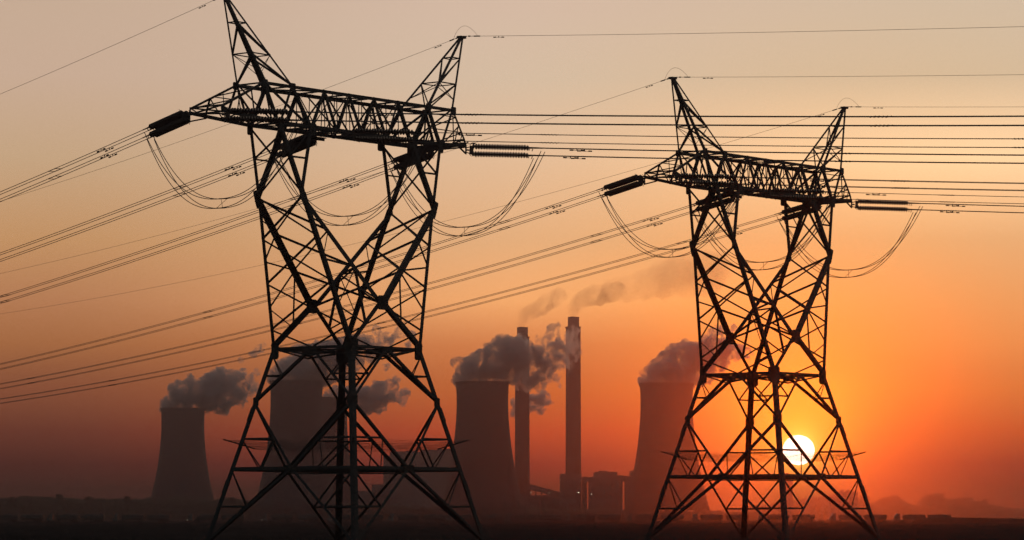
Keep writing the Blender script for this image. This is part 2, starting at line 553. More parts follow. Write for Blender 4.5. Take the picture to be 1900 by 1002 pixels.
    for u in (-6.9, 6.9, -9.57, 9.57):
        for v in (-1, 1):
            plate('gusset_plate', T(u, v) + L3(0, v * .03, -.12), L3(1, 0, 0), (0, 0, 1), .5, .5, root)
    # --- beam tips
    for s in (-1, 1):
        ut, zb_, zt_ = tip[s]
        bm = bmesh.new()
        tb = {v: L3(ut, v * 1.5, zb_) for v in (-1, 1)}
        tt = {v: L3(ut + (0 if s < 0 else -.12), v * 1.45, zt_) for v in (-1, 1)}
        for v in (-1, 1):
            nf = L3(0, v, 0)
            p0 = B(s * 8.2, v); q0 = T(s * 9.57, v)
            angle(bm, p0, tb[v], .24, L3(0, -v, 0), L3(0, 0, 1), .03)
            angle(bm, q0, tt[v], .15, L3(0, -v, 0), L3(0, 0, -1), .02)
            angle(bm, tb[v], tt[v], .14, L3(-s, 0, 0), L3(0, -v, 0), .02)
            if s < 0:
                m1 = lerp(q0, tt[v], .58)
                b1 = lerp(p0, tb[v], .42); b2 = lerp(p0, tb[v], .75)
                brace(bm, q0, b1, .12, nf, .03); brace(bm, b1, m1, .10, nf, .03)
                brace(bm, m1, b2, .10, nf, .03); brace(bm, tt[v], b2, .09, nf, .05)
                brace(bm, lerp(q0, tt[v], .3), b1, .07, nf, .05)
                brace(bm, q0, lerp(p0, tb[v], .12), .08, nf, .05)
            else:
                b1 = lerp(p0, tb[v], .5)
                brace(bm, q0, b1, .09, nf, .03); brace(bm, b1, lerp(q0, tt[v], .5), .09, nf, .03)
                brace(bm, p0, lerp(q0, tt[v], .55), .10, nf, .05)
                brace(bm, lerp(p0, tb[v], .7), lerp(q0, tt[v], .8), .08, nf, .03)
        for (a, b) in ((tb[-1], tb[1]), (tt[-1], tt[1]), (tb[-1], tt[1]), (tt[-1], tb[1])):
            brace(bm, a, b, .10, L3(s, 0, 0), .0)
        n = 4
        for i in range(n):
            t0, t1 = i / n, (i + 1) / n
            v = 1 if i % 2 else -1
            brace(bm, lerp(B(s * 8.2, v), tb[v], t0), lerp(B(s * 8.2, -v), tb[-v], t1), .09, (0, 0, -1), .02)
            brace(bm, lerp(T(s * 9.57, v), tt[v], t0), lerp(T(s * 9.57, -v), tt[-v], t1), .07, (0, 0, 1), .02)
        hv = 1 if s > 0 else -1                       # hanger bar that carries the string at the very tip
        angle(bm, L3(ut, hv * 1.5, zb_ + .12), L3(ut, hv * 1.5, zb_ - .5), .12, L3(-s, 0, 0), L3(0, -hv, 0), .03)
        brace(bm, L3(ut, hv * 1.5, zb_ - .45), lerp(B(s * 8.2, hv), tb[hv], .72), .09, L3(0, hv, 0), .03)
        obj('beam_tip', bm, STEEL, root)
    # --- earth-wire peaks
    for s in (-1, 1):
        ap = L3(s * 12.0, 0, ZP)
        feet = [T(s * 9.57, -1), T(s * 9.57, 1), T(s * 6.9, 1), T(s * 6.9, -1)]
        apx = [ap + L3(s * .12, -.1, 0), ap + L3(s * .12, .1, 0), ap + L3(-s * .12, .1, 0), ap + L3(-s * .12, -.1, 0)]
        E_ = lambda i, t: lerp(feet[i % 4], apx[i % 4], t)
        bm = bmesh.new()
        for i in range(4):
            inward = (feet[(i + 1) % 4] + feet[(i + 3) % 4]) / 2 - feet[i]
            d1 = feet[(i + 1) % 4] - feet[i]; d2 = feet[(i + 3) % 4] - feet[i]
            angle(bm, feet[i], apx[i], .13 if i in (0, 2) else .17, d1, d2, .02)
        box(bm, ap.x - .3, ap.x + .3, ap.y - .2, ap.y + .2, ap.z - .1, ap.z + .06)
        for k in range(15):
            p = E_(1, .04 + k * .062)
            tube(bm, [p, p + L3(-s * .18, .08, .0)], .012, 4)
        pk = obj('earth_peak', bm, STEEL, root)
        bm = bmesh.new()
        for i in range(4):
            ctr = (E_(0, .3) + E_(1, .3) + E_(2, .3) + E_(3, .3)) / 4
            nf = (E_(i, .3) + E_(i + 1, .3)) / 2 - ctr
            for t in (.34, .70):
                brace(bm, E_(i, t), E_(i + 1, t), .075, nf, .02)
            a, b = (i, i + 1) if i in (0, 2) else (i + 1, i)
            brace(bm, E_(a, 0), E_(b, .34), .11, nf, .03)
            brace(bm, E_(a, .34), E_(b, .70), .10, nf, .03)
            brace(bm, E_(b, .12), E_(a, .34), .045, nf, .05)
        obj('peak_bracing', bm, STEEL, pk)
    # --- anti-climbing guard: four raking brackets and strands of barbed wire
    guard = bpy.data.objects.new('climbing_guard', None); link(guard, root)
    ends = {}
    zc = 6.6
    for su in (-1, 1):
        for sv in (-1, 1):
            c = corner(su, sv, zc)
            q = c + L3(su * .74, sv * .74, .31)
            p = c + L3(-su * .74, -sv * .74, -.31)
            bm = bmesh.new()
            angle(bm, p, q, .085, (0, 0, 1), L3(su, -sv, 0))
            obj('guard_bracket', bm, STEEL, guard)
            ends[(su, sv)] = (p, q)
    order = [(-1, -1), (1, -1), (1, 1), (-1, 1)]
    for k in range(7):
        t = .04 + k * .155
        bm = bmesh.new()
        rnd = random.Random(k)
        for i in range(4):
            a = lerp(*ends[order[i]], t); b = lerp(*ends[order[(i + 1) % 4]], t)
            pts = [lerp(a, b, j / 16) - Vector((0, 0, .10 * math.sin(math.pi * j / 16) + rnd.uniform(-.012, .012))) for j in range(17)]
            tube(bm, pts, .011, 3)
            for j in range(1, 48):
                m = lerp(a, b, j / 48) - Vector((0, 0, .10 * math.sin(math.pi * j / 48)))
                e = Vector((rnd.uniform(-1, 1), rnd.uniform(-1, 1), rnd.uniform(-1, 1))).normalized() * .05
                tube(bm, [m - e, m + e], .006, 3, False)
        obj('barbed_wire', bm, STEEL, guard)
    return root

PHI = R(51.3)
PYLONS = {'near': Vector((-11.05, 226.0, 0)), 'far': Vector((19.83, 266.8, 0))}
near = build_pylon(PYLONS['near'], PHI)
tag(near, 'larger black steel lattice pylon, its left peak cut off by the top edge', 'pylon', 'lattice pylons')
far = copy_tree(near)
far.location = PYLONS['far']
tag(far, 'smaller black steel lattice pylon with the sun shining through its legs', 'pylon', 'lattice pylons')

# ------------------------------------------------------------------ insulators, conductors, jumpers
def world_of(t, u, v, z):
    c, s = math.cos(PHI), math.sin(PHI)
    o = PYLONS[t]
    return Vector((o.x + u * c + v * s, o.y + u * s - v * c, z))
AZ_L, AZ_R = R(124.65), R(-29.0)
PHASES = {'tip': (-13.73, 27.60), 'middle': (-1.5, 27.25), 'end': (10.77, 27.40)}
STR = 5.3                                   # attachment to first conductor point
HB, HY = .26, .22                            # half spacings of the quad bundle, up and across

def disc_string_bm():
    bm = bmesh.new()
    prof = [(.02, .42)]
    x = .55
    for k in range(20):
        prof += [(.035, x), (.05, x + .045), (.17, x + .07), (.19, x + .086), (.175, x + .10), (.05, x + .112), (.032, x + .14)]
        x += .214
    prof += [(.045, x), (.045, x + .12), (.02, x + .14)]
    lathe(bm, prof, 12, 'X')
    return bm
_dm = None
def disc_string(parent, y, z):
    global _dm
    if _dm is None:
        o = obj('disc_string', disc_string_bm(), PORCELAIN, parent, True)
        _dm = o.data
    else:
        o = link(bpy.data.objects.new('disc_string', _dm), parent)
    o.location = (0, y, z)
def insulator(start, az, slope, label):
    root = empty('insulator_set', start, (0, math.atan(slope), az))
    tag(root, label, 'insulator', 'tension insulator sets on the pylons')
    bm = bmesh.new()
    for z in (-.2, .2):
        tube(bm, [(-.05, 0, z * .8), (.40, 0, z * 1.25)], .038, 5)
    tube(bm, [(-.05, 0, 0), (.2, 0, 0)], .06, 6)
    obj('link', bm, STEEL, root)
    bm = bmesh.new()
    box(bm, .37, .40, -.27, .27, -.31, .31)
    bmesh.ops.bevel(bm, geom=[e for e in bm.edges], offset=.01, segments=1, affect='EDGES')
    obj('yoke_plate', bm, STEEL, root)
    for z in (-HB, HB):
        bm = bmesh.new()
        box(bm, 4.93, 4.99, -.27, .27, z - .05, z + .05)
        obj('yoke_plate', bm, STEEL, root)
    for y in (-HY, HY):
        for z in (-HB, HB):
            disc_string(root, y * .193 / HY, z)
            bm = bmesh.new()
            tube(bm, [(4.9, y, z), (STR - .1, y, z), (STR + .55, y, z)], [.035, .045, .035], 6)
            tube(bm, [(5.12, y, z), (5.06, y, z - .22)], .03, 5)
            obj('tension_clamp', bm, STEEL, root)
    for sgn in (-1, 1):
        bm = bmesh.new()
        tube(bm, [(.40, sgn * .3, .3), (.55, sgn * .36, .44), (.62, sgn * .36, .46)], .02, 5)
        tube(bm, [(.40, sgn * .3, -.3), (.62, sgn * .36, -.46)], .02, 5)
        obj('arcing_horn', bm, STEEL, root)
    return root

def wire_pts(p0, az, m, k, L, off=(0, 0), n=90):
    d = Vector((math.cos(az), math.sin(az), 0)); side = Vector((-math.sin(az), math.cos(az), 0))
    out = []
    for i in range(n + 1):
        s = L * (i / n) ** 1.35
        out.append(p0 + d * s + side * off[0] + Vector((0, 0, off[1] - m * s + k * s * s)))
    return out
def wire_at(p0, az, m, k, s, off=(0, 0)):
    d = Vector((math.cos(az), math.sin(az), 0)); side = Vector((-math.sin(az), math.cos(az), 0))
    return p0 + d * s + side * off[0] + Vector((0, 0, off[1] - m * s + k * s * s))
QUAD = [(-HY, -HB), (HY, -HB), (HY, HB), (-HY, HB)]
def rolled(r):
    return [(a * math.cos(r) - b * math.sin(r), a * math.sin(r) + b * math.cos(r)) for a, b in QUAD]
def damper(p, d, parent, sc=1.0):
    bm = bmesh.new()
    h = Vector((0, 0, -.12 * sc))
    tube(bm, [p, p + h], .035 * sc, 5)
    tube(bm, [p + h - d * .45 * sc, p + h - Vector((0, 0, .02)), p + h + d * .45 * sc], .016 * sc, 4)
    for s in (-1, 1):
        tube(bm, [p + h + d * s * .30 * sc, p + h + d * s * .56 * sc], .05 * sc, 6)
    return obj('vibration_damper', bm, STEEL, parent)
def spacer(p0, az, m, k, s, parent, quad):
    bm = bmesh.new()
    d = Vector((math.cos(az), math.sin(az), -m + 2 * k * s)).normalized()
    pts = [wire_at(p0, az, m, k, s, o) for o in quad]
    for j in range(4):
        # helical armour rods, then the frame bars
        q = pts[j]
        a, b = frame_for(d)
        hel = [q + d * (-.62 + 1.24 * i / 24) + (a * math.cos(i * 1.3) + b * math.sin(i * 1.3)) * .022 for i in range(25)]
        tube(bm, hel, .024, 4)
    for i, j in ((0, 1), (3, 2)):
        for sh in (-.5, .5):
            tube(bm, [pts[i] + d * sh, pts[j] + d * (sh + .12)], .018, 4)
    return obj('spacer', bm, STEEL, parent)
def bundle(p0, az, m, k, L, label, damp, spc, roll=0.0):
    quad = rolled(roll)
    root = empty('conductor_bundle', p0)
    tag(root, label, 'power line', 'bundles of four conductors')
    z = Vector((0, 0, 0))
    for o in quad:
        bm = bmesh.new()
        tube(bm, wire_pts(z, az, m, k, L, o), .024, 5)
        obj('wire', bm, CABLE, root)
    d = Vector((math.cos(az), math.sin(az), -m)).normalized()
    for j, o in enumerate(quad):
        damper(wire_at(z, az, m, k, damp + (.35 if j in (1, 2) else 0) + (.5 if o[1] > 0 else 0), o), d, root)
    for s in spc:
        spacer(z, az, m, k, s, root, quad)
    return root
def jumper(pa, pb, da, db, label):
    """four slack wires from clamp pa to clamp pb; da, db: line directions at each end"""
    mid = (pa + pb) / 2
    root = empty('jumper_loop', mid)
    tag(root, label, 'jumper', 'slack jumper loops under the beams')
    z = Vector((0, 0, 1))
    low = []
    for j, (a, b) in enumerate(QUAD):
        sa = Vector((-da.y, da.x, 0)).normalized(); sb = -Vector((-db.y, db.x, 0)).normalized()
        A = pa + sa * a * 1.25 + z * (b - .22) - da * (.0 if b > 0 else .35)
        Bp = pb + sb * a * 1.25 + z * (b - .22) - db * (.0 if b > 0 else .6)
        pts = []
        sag = 4.85 - (b - 0) * .25 + (.05 if a > 0 else 0)
        for i in range(41):
            t = i / 40
            x = abs(2 * t - 1)
            p = lerp(A, Bp, t) - z * (sag * (1 - x ** 2.35))
            pts.append(p - mid)
        low.append(pts[20])
        bm = bmesh.new()
        tube(bm, pts, .026, 5)
        obj('wire', bm, CABLE, root)
    bm = bmesh.new()
    ax = (pb - pa).normalized()
    for q in low:
        tube(bm, [q - ax * .12, q + ax * .12], .036, 5)
    tube(bm, [low[0] - ax * .1, low[2] + ax * .1], .014, 4); tube(bm, [low[1] - ax * .1, low[3] + ax * .1], .014, 4)
    obj('spacer', bm, STEEL, root)
    return root

WORD = {'near': 'larger', 'far': 'smaller'}
PLACE = {'tip': 'the near left tip', 'middle': 'the middle', 'end': 'the far right end'}
for t in ('near', 'far'):
    for ph, (u, z) in PHASES.items():
        for side in ('L', 'R'):
            if side == 'L': azd, m, k, v, Lm = AZ_L, .1165, .000272, -1.5, 415
            else: azd, m, k, v, Lm = AZ_R, .0740, .000215, 1.5, 240
            if ph == 'tip' and side == 'L': m = .1205
            p0 = world_of(t, u, v, z - ({'tip': .2, 'middle': .05, 'end': .18}[ph] if side == 'R' else 0))
            sm = m
            txt = 'receding left' if side == 'L' else 'running right'
            insulator(p0, azd, sm, f'{"stubby end-on" if side == "L" else "long ribbed side-on"} insulator set at {PLACE[ph]} of the {WORD[t]} pylon beam')
            d = Vector((math.cos(azd), math.sin(azd), -sm)).normalized()
            e = p0 + d * STR
            if side == 'L':
                damp, spc = 5.5 if t == 'near' else 6.0, [13.5, 62, 118, 180]
                if ph == 'middle': damp = 5.2
            else:
                damp, spc = {'tip': (6.0, [13.0, 40]), 'middle': (3.3, [9.8, 42]), 'end': (3.0, [23, 50])}[ph]
            bundle(e, azd, m, k, Lm, f'four parallel wires {txt} from {PLACE[ph]} of the {WORD[t]} pylon beam', damp, spc, (.20 if ph == 'tip' else .07 if ph == 'middle' else .0) if side == 'R' else .0)
            if side == 'L': eL, dL = e, d
            else: eR, dR = e, d
        jumper(eL + dL * .2, eR + dR * .75, dL, dR, f'slack loop of four wires drooping under {PLACE[ph]} of the {WORD[t]} pylon beam')

# earth wires from the peaks
for t in ('near', 'far'):
    for s in (-1, 1):
        ap = world_of(t, s * 12.0, 0, 35.46)
        which = {('near', -1): 'cut off left peak', ('near', 1): 'right peak', ('far', -1): 'left peak', ('far', 1): 'right peak'}[(t, s)]
        for side in ('L', 'R'):
            azd, m, k, L = (AZ_L, .1028, .000277, 370) if side == 'L' else (AZ_R, .0625, .00019, 240)
            root = empty('earth_wire', ap)
            tag(root, f'thin single wire {"falling away left" if side == "L" else "running right"} from the {which} of the {WORD[t]} pylon', 'earth wire', 'thin earth wires from the peaks')
            z0 = Vector((0, 0, 0))
            bm = bmesh.new()
            tube(bm, wire_pts(z0, azd, m, k, L), .0135, 5)
            obj('wire', bm, CABLE, root)
            d = Vector((math.cos(azd), math.sin(azd), -m)).normalized()
            bm = bmesh.new()
            tube(bm, [d * .1, d * .45], .03, 5); tube(bm, [d * .55, d * .7], .05, 6); tube(bm, [d * .7, d * 1.0], .02, 5); tube(bm, [d * 1.0, d * 1.5], .045, 6)
            obj('tension_clamp', bm, STEEL, root)
            damper(d * 3.0, d, root, .75)
        dl = Vector((math.cos(AZ_L), math.sin(AZ_L), 0)); dr = Vector((math.cos(AZ_R), math.sin(AZ_R), 0))
        bm = bmesh.new()
        A = dl * 1.0 - Vector((0, 0, .1)); Bq = dr * 1.3 - Vector((0, 0, .08))
        pts = []
        for i in range(25):
            x = i / 24
            pts.append(lerp(A, Bq, x) + Vector((0, 0, .92 * math.sin(math.pi * x) ** .75 * (1.15 - .5 * x))))
        tube(bm, pts, .011, 5)
        o = obj('bond_loop', bm, CABLE, loc=ap)
        tag(o, f'small wire hoop arching over the {which} of the {WORD[t]} pylon', 'wire loop', 'wire hoops on the peaks')

# ------------------------------------------------------------------ cooling towers
def cooling_tower(px, top_y, half_px, D, label):
    c = at(px, 962, D)
    H = at(px, top_y, D).z
    r = half_px * D / FPX
    root = empty('cooling_tower', (c.x, D, 0))
    tag(root, label, 'cooling tower', 'concrete cooling towers of the power station')
    prof = [(0.07, 1.62), (.12, 1.535), (.2, 1.43), (.26, 1.36), (.35, 1.255), (.456, 1.155), (.55, 1.085), (.63, 1.04), (.72, 1.0), (.82, .978), (.9, .98), (.96, .99), (1.0, 1.0)]
    outp = [(k * r, h * H) for h, k in prof]
    inp = [(k * r - 1.0, h * H) for h, k in reversed(prof)]
    bm = bmesh.new()
    lathe(bm, outp + inp, 96, 'Z', True)
    obj('shell', bm, CONCRETE, root, True)
    bm = bmesh.new()
    lathe(bm, [(r * 1.0 + .05, H * .985), (r * 1.0 + .9, H * .987), (r * 1.0 + .9, H + .35), (r * 1.0 - 1.1, H + .35), (r - 1.1, H + .05), (r + .05, H + .05)], 96, 'Z', True)
    obj('rim', bm, CONCRETE, root)
    bm = bmesh.new()
    n = 36
    for k in range(n):
        a0 = 2 * math.pi * k / n
        for dlt in (-1, 1):
            a1 = a0 + dlt * math.pi / n
            tube(bm, [(1.70 * r * math.cos(a0), 1.70 * r * math.sin(a0), 0), (1.62 * r * math.cos(a1), 1.62 * r * math.sin(a1), .072 * H)], .55, 5)
    obj('leg_ring', bm, CONCRETE, root)
    return root
cooling_tower(338, 758, 40.5, 4850, 'leftmost cooling tower standing alone, dense steam puff above it')
cooling_tower(549, 707, 49, 3970, 'cooling tower with a broad steam dome behind the left legs of the larger pylon')
cooling_tower(603, 738, 41, 4750, 'paler cooling tower half hidden behind another inside the larger pylon legs')
cooling_tower(895, 709, 49, 3970, 'cooling tower under the biggest steam cloud, just left of the two chimneys')
cooling_tower(1237.5, 712, 49.5, 3970, 'reddish cooling tower behind the left side of the smaller pylon')

# ------------------------------------------------------------------ chimneys
def chimney(px, top_y, half_px, D, label):
    c = at(px, 962, D); H = at(px, top_y, D).z; r = half_px * D / FPX
    root = empty('chimney_stack', (c.x, D, 0))
    tag(root, label, 'chimney', 'tall chimneys of the power station')
    bm = bmesh.new()
    lathe(bm, [(r * 1.07, 0), (r * 1.03, H * .3), (r * 1.0, H * .7), (r * .99, H - 14), (r * .9, H - 14), (r * .9, H * .3), (r * .9, 0)], 48, 'Z', True)
    obj('windshield', bm, CHIMNEY, root, True)
    bm = bmesh.new()
    for k in range(3):
        a = 2 * math.pi * k / 3 + .3
        m = Matrix.Translation((r * .42 * math.cos(a), r * .42 * math.sin(a), 0))
        rings = lathe(bm, [(r * .40, H - 60), (r * .40, H), (r * .36, H), (r * .36, H - 60)], 24, 'Z', True)
        for rg in rings:
            bmesh.ops.transform(bm, matrix=m, verts=rg)
    obj('flue', bm, CHIMNEY, root)
    bm = bmesh.new()
    for hh in (H - 14.5, H - 45, H * .55):
        lathe(bm, [(r * .99, hh), (r * 1.06, hh), (r * 1.06, hh + 1.2), (r * .99, hh + 1.2)], 48, 'Z', True)
    obj('gallery', bm, STEEL, root)
    return root
chimney(969, 607, 13.3, 4700, 'shorter chimney stack with its middle hidden by steam, left of the other')
chimney(1064, 588, 13.9, 4550, 'taller chimney stack standing clear against the orange sky')

# ------------------------------------------------------------------ power station buildings
def block(root, name, px0, px1, top, D, depth, m=CLADDING):
    a = at(px0, 962, D); b = at(px1, 962, D); h = at(px0, top, D).z
    bm = bmesh.new()
    box(bm, a.x, b.x, D, D + depth, 0, h)
    o = obj(name, bm, m, root)
    o.location = -root.location
    return o, a.x, b.x, h
def windows_on(o, x0, x1, D, h, n, m=3):
    bm = bmesh.new()
    w = (x1 - x0) / n
    for i in range(n):
        for j in range(m):
            z = h * (.25 + .22 * j)
            box(bm, x0 + w * (i + .25), x0 + w * (i + .75), D - .25, D - .05, z, z + h * .09)
    obj('window_band', bm, GLASS, o)

# boiler house seen between the larger pylon's legs
rt = empty('boiler_house', at(780, 962, 4350)); rt.location.z = 0
tag(rt, 'long flat boiler house with a jagged roofline left of the cooling tower by the chimneys', 'building')
bm = bmesh.new()
D0, D1 = 4300, 4690
x0, x1 = at(711, 962, D1).x, at(862, 962, D0).x
h0, h1 = at(711, 841, D1).z, at(846, 833, D0).z
q = [Vector((at(846, 962, D0).x, D0, 0)), Vector((x0, D1, 0))]
hh = 88.0
nrm = Vector((q[1].y - q[0].y, -(q[1].x - q[0].x), 0)).normalized()
back = [p + nrm * 45 for p in q]
v = [bm.verts.new(p) for p in (q[0], q[1], back[1], back[0])] + [bm.verts.new(p + Vector((0, 0, hh))) for p in (q[0], q[1], back[1], back[0])]
for f in ((0, 1, 2, 3), (4, 7, 6, 5), (0, 4, 5, 1), (1, 5, 6, 2), (2, 6, 7, 3), (3, 7, 4, 0)):
    bm.faces.new([v[i] for i in f])
o = obj('main_hall', bm, CLADDING, rt); o.location = -rt.location
bm = bmesh.new()
for i in range(18):
    p = lerp(q[0], q[1], (i + .5) / 18) + nrm * 14
    hgt = hh + random.uniform(2.0, 5.5)
    box(bm, p.x - 7, p.x + 7, p.y - 7, p.y + 7, hh + .003, hgt)
o = obj('roof_vent', bm, CLADDING, rt); o.location = -rt.location
bk = block(rt, 'annexe', 690, 712, 899, 4700, 60)
bk = block(rt, 'low_annexe', 660, 690, 911, 4650, 60)

rt = empty('bunker_house', at(1059, 962, 4420)); rt.location.z = 0
tag(rt, 'square bunker house at the foot of the taller chimney', 'building')
o, a, b, h = block(rt, 'hall', 1040, 1079, 879, 4420, 70); windows_on(o, a, b, 4420, h, 6)
block(rt, 'stair_tower', 1081, 1089, 884.5, 4430, 40)
rt2 = empty('precipitator_house', at(1124, 962, 4400)); rt2.location.z = 0
tag(rt2, 'flat topped block midway between the taller chimney and the reddish cooling tower', 'building')
o, a, b, h = block(rt2, 'hall', 1104, 1145.5, 875.5, 4400, 80); windows_on(o, a, b, 4400, h, 7)
block(rt2, 'roof_plant', 1112, 1126, 873.5, 4420, 30)
block(rt2, 'wing', 1093.2, 1104, 885, 4405, 40)
block(rt2, 'bridge', 1088.5, 1093.5, 885.5, 4410, 12)
for ob in rt2.children:
    if ob.name.startswith('bridge'):
        me = ob.data
        for vv in me.vertices:
            if vv.co.z < 1: vv.co.z = 49
rt3 = empty('turbine_house', at(1165, 962, 4440)); rt3.location.z = 0
tag(rt3, 'block with narrow bright gaps beside the reddish cooling tower', 'building')
block(rt3, 'column_bay', 1145.7, 1155.3, 882, 4440, 40)
block(rt3, 'bridge', 1155, 1160.5, 882.5, 4445, 12)
block(rt3, 'pier', 1160.2, 1168.9, 883.5, 4440, 30)
block(rt3, 'bridge', 1168.7, 1172.4, 883, 4445, 12)
block(rt3, 'end_hall', 1172, 1200, 873, 4440, 80)
for ob in rt3.children:
    if ob.name.startswith('bridge'):
        for vv in ob.data.vertices:
            if vv.co.z < 1: vv.co.z = 50
# sloping coal conveyor
rt4 = empty('coal_conveyor', at(1010, 962, 4500)); rt4.location.z = 0
tag(rt4, 'long sloping coal conveyor between the two chimneys', 'conveyor')
a = at(978, 902, 4500); b = at(1042, 919, 4500)
bm = bmesh.new()
d = (b - a).normalized()
n1 = Vector((0, 1, 0)); n2 = d.cross(n1)
for sgn in (0,):
    vs = []
    for p in (a, b):
        for (x, y) in ((-4, -3.5), (4, -3.5), (4, 3.5), (-4, 3.5)):
            vs.append(bm.verts.new(p + n1 * x + n2 * y))
    for i in range(4):
        j = (i + 1) % 4
        bm.faces.new((vs[i], vs[j], vs[4 + j], vs[4 + i]))
    bm.faces.new(vs[0:4]); bm.faces.new(vs[4:8])
o = obj('gallery', bm, CLADDING, rt4); o.location = -rt4.location
for k in range(6):
    p = lerp(a, b, (k + .5) / 6)
    bm = bmesh.new()
    box(bm, p.x - .8, p.x + .8, 4498, 4502, 0, p.z - 3.3)
    o = obj('trestle', bm, STEEL, rt4); o.location = -rt4.location
rt5 = empty('coal_shed', at(1010, 962, 4540)); rt5.location.z = 0
tag(rt5, 'low dark shed beneath the sloping conveyor', 'building')
block(rt5, 'shed', 940, 1040, 919, 4540, 80); block(rt5, 'annexe', 1000, 1030, 926, 4500, 20)
# far blocks on the right skyline
rt = empty('silo_block', at(1462, 962, 5200)); rt.location.z = 0
tag(rt, 'faint stepped silo tower far off, just below the sun', 'building')
block(rt, 'tower', 1454, 1471.5, 892, 5200, 30); block(rt, 'head_house', 1455.5, 1459.5, 878, 5205, 10); block(rt, 'head_house', 1460.5, 1464.5, 878, 5205, 10)
rt = empty('plant_block', at(1575, 962, 5200)); rt.location.z = 0
tag(rt, 'faint low plant building with a broken roofline right of the sun', 'building')
block(rt, 'hall', 1557, 1592, 912, 5200, 40); block(rt, 'roof_plant', 1560, 1566, 908.5, 5204, 10); block(rt, 'roof_plant', 1571, 1579, 909.5, 5204, 10); block(rt, 'annexe', 1540, 1557, 921, 5202, 30)

# yard lamps
def yard_lamp(px, py, D, label, r=.55):
    p = at(px, py, D)
    root = empty('yard_lamp', (p.x, D, 0))
    tag(root, label, 'lamp', 'lit yard lamps of the power station')
    bm = bmesh.new(); tube(bm, [(0, 0, 0), (0, 0, p.z - .3), (.0, -.8, p.z)], .16, 6); obj('mast', bm, STEEL, root)
    bm = bmesh.new(); box(bm, -r * 1.4, r * 1.4, -.8 - r, -.8 + r, p.z - .2, p.z + r * .7)
    bmesh.ops.bevel(bm, geom=[e for e in bm.edges], offset=.12, segments=1, affect='EDGES'); obj('lamp_head', bm, LAMP, root)
yard_lamp(1073.5, 914, 4380, 'brightest yard lamp, at the foot of the taller chimney', .7)
yard_lamp(1097.5, 917, 4380, 'yard lamp under the flat block right of the taller chimney', .5)
yard_lamp(985, 914, 4480, 'yard lamp under the top of the sloping conveyor', .35)
yard_lamp(1019, 914.5, 4480, 'yard lamp under the lower half of the sloping conveyor', .35)

# ------------------------------------------------------------------ hills and woods
def ridge(name, pts, D, depth, bump, m, label=None, kind='structure', cat=None, seed=0, dens=3.0):
    """a ridge whose skyline passes through the photo points, with a rounded cross-section"""
    bm = bmesh.new()
    rows = []
    x = pts[0][0]
    while x <= pts[-1][0]:
        for i in range(len(pts) - 1):
            if pts[i][0] <= x <= pts[i + 1][0]:
                t = (x - pts[i][0]) / (pts[i + 1][0] - pts[i][0]); t = t * .5 + .5 * t * t * (3 - 2 * t)
                y = pts[i][1] * (1 - t) + pts[i + 1][1] * t
        p = at(x, y, D)
        row = []
        for j in range(15):
            a = math.pi * j / 14
            yy = -math.cos(a) * depth
            h = math.sin(a) ** .6
            z = p.z * h
            if 0 < j < 14:
                nz = noise.fractal(Vector((p.x * .05, yy * .05, seed)), 0.8, 2.2, 4)
                z += nz * bump * min(1, h)
            row.append(bm.verts.new((p.x, D + depth + yy, max(z, -.5) if 0 < j < 14 else -.5)))
        rows.append(row)
        x += dens
    for i in range(len(rows) - 1):
        for j in range(14):
            bm.faces.new((rows[i][j], rows[i + 1][j], rows[i + 1][j + 1], rows[i][j + 1]))
    o = obj(name, bm, m)
    tag(o, label, cat, kind=kind)
    return o
LEFT_R = [(-80, 925), (0, 923), (60, 922), (110, 922), (140, 926), (200, 926), (300, 924), (420, 926), (520, 929), (640, 933), (720, 938), (840, 942), (940, 944), (1040, 945), (1150, 947), (1300, 949), (1420, 950)]
ridge('hills', LEFT_R, 4150, 40, 2.6, LEAF, 'low wooded rise on the left horizon', seed=2, dens=1.6)
RIGHT_R = [(1290, 950), (1360, 944), (1420, 938), (1476, 928), (1530, 921), (1560, 917), (1600, 923), (1629, 934), (1637, 927), (1659, 921), (1676, 925), (1695, 934), (1708, 940), (1716, 929), (1726, 920), (1739, 917), (1750, 920), (1760, 925), (1789, 925), (1821, 928), (1847, 936), (1874, 942), (1910, 945), (1980, 946)]
ridge('hills', RIGHT_R, 7200, 80, 3.6, LEAF, 'wooded mounds on the right horizon', seed=5, dens=2.0)
ridge('embankment', [(1700, 966), (1712, 961), (1740, 959.5), (1800, 960.5), (1900, 962), (1980, 962)], 1500, 6, .25, SOIL, 'low dark earth bank at the right edge of the field', seed=8)

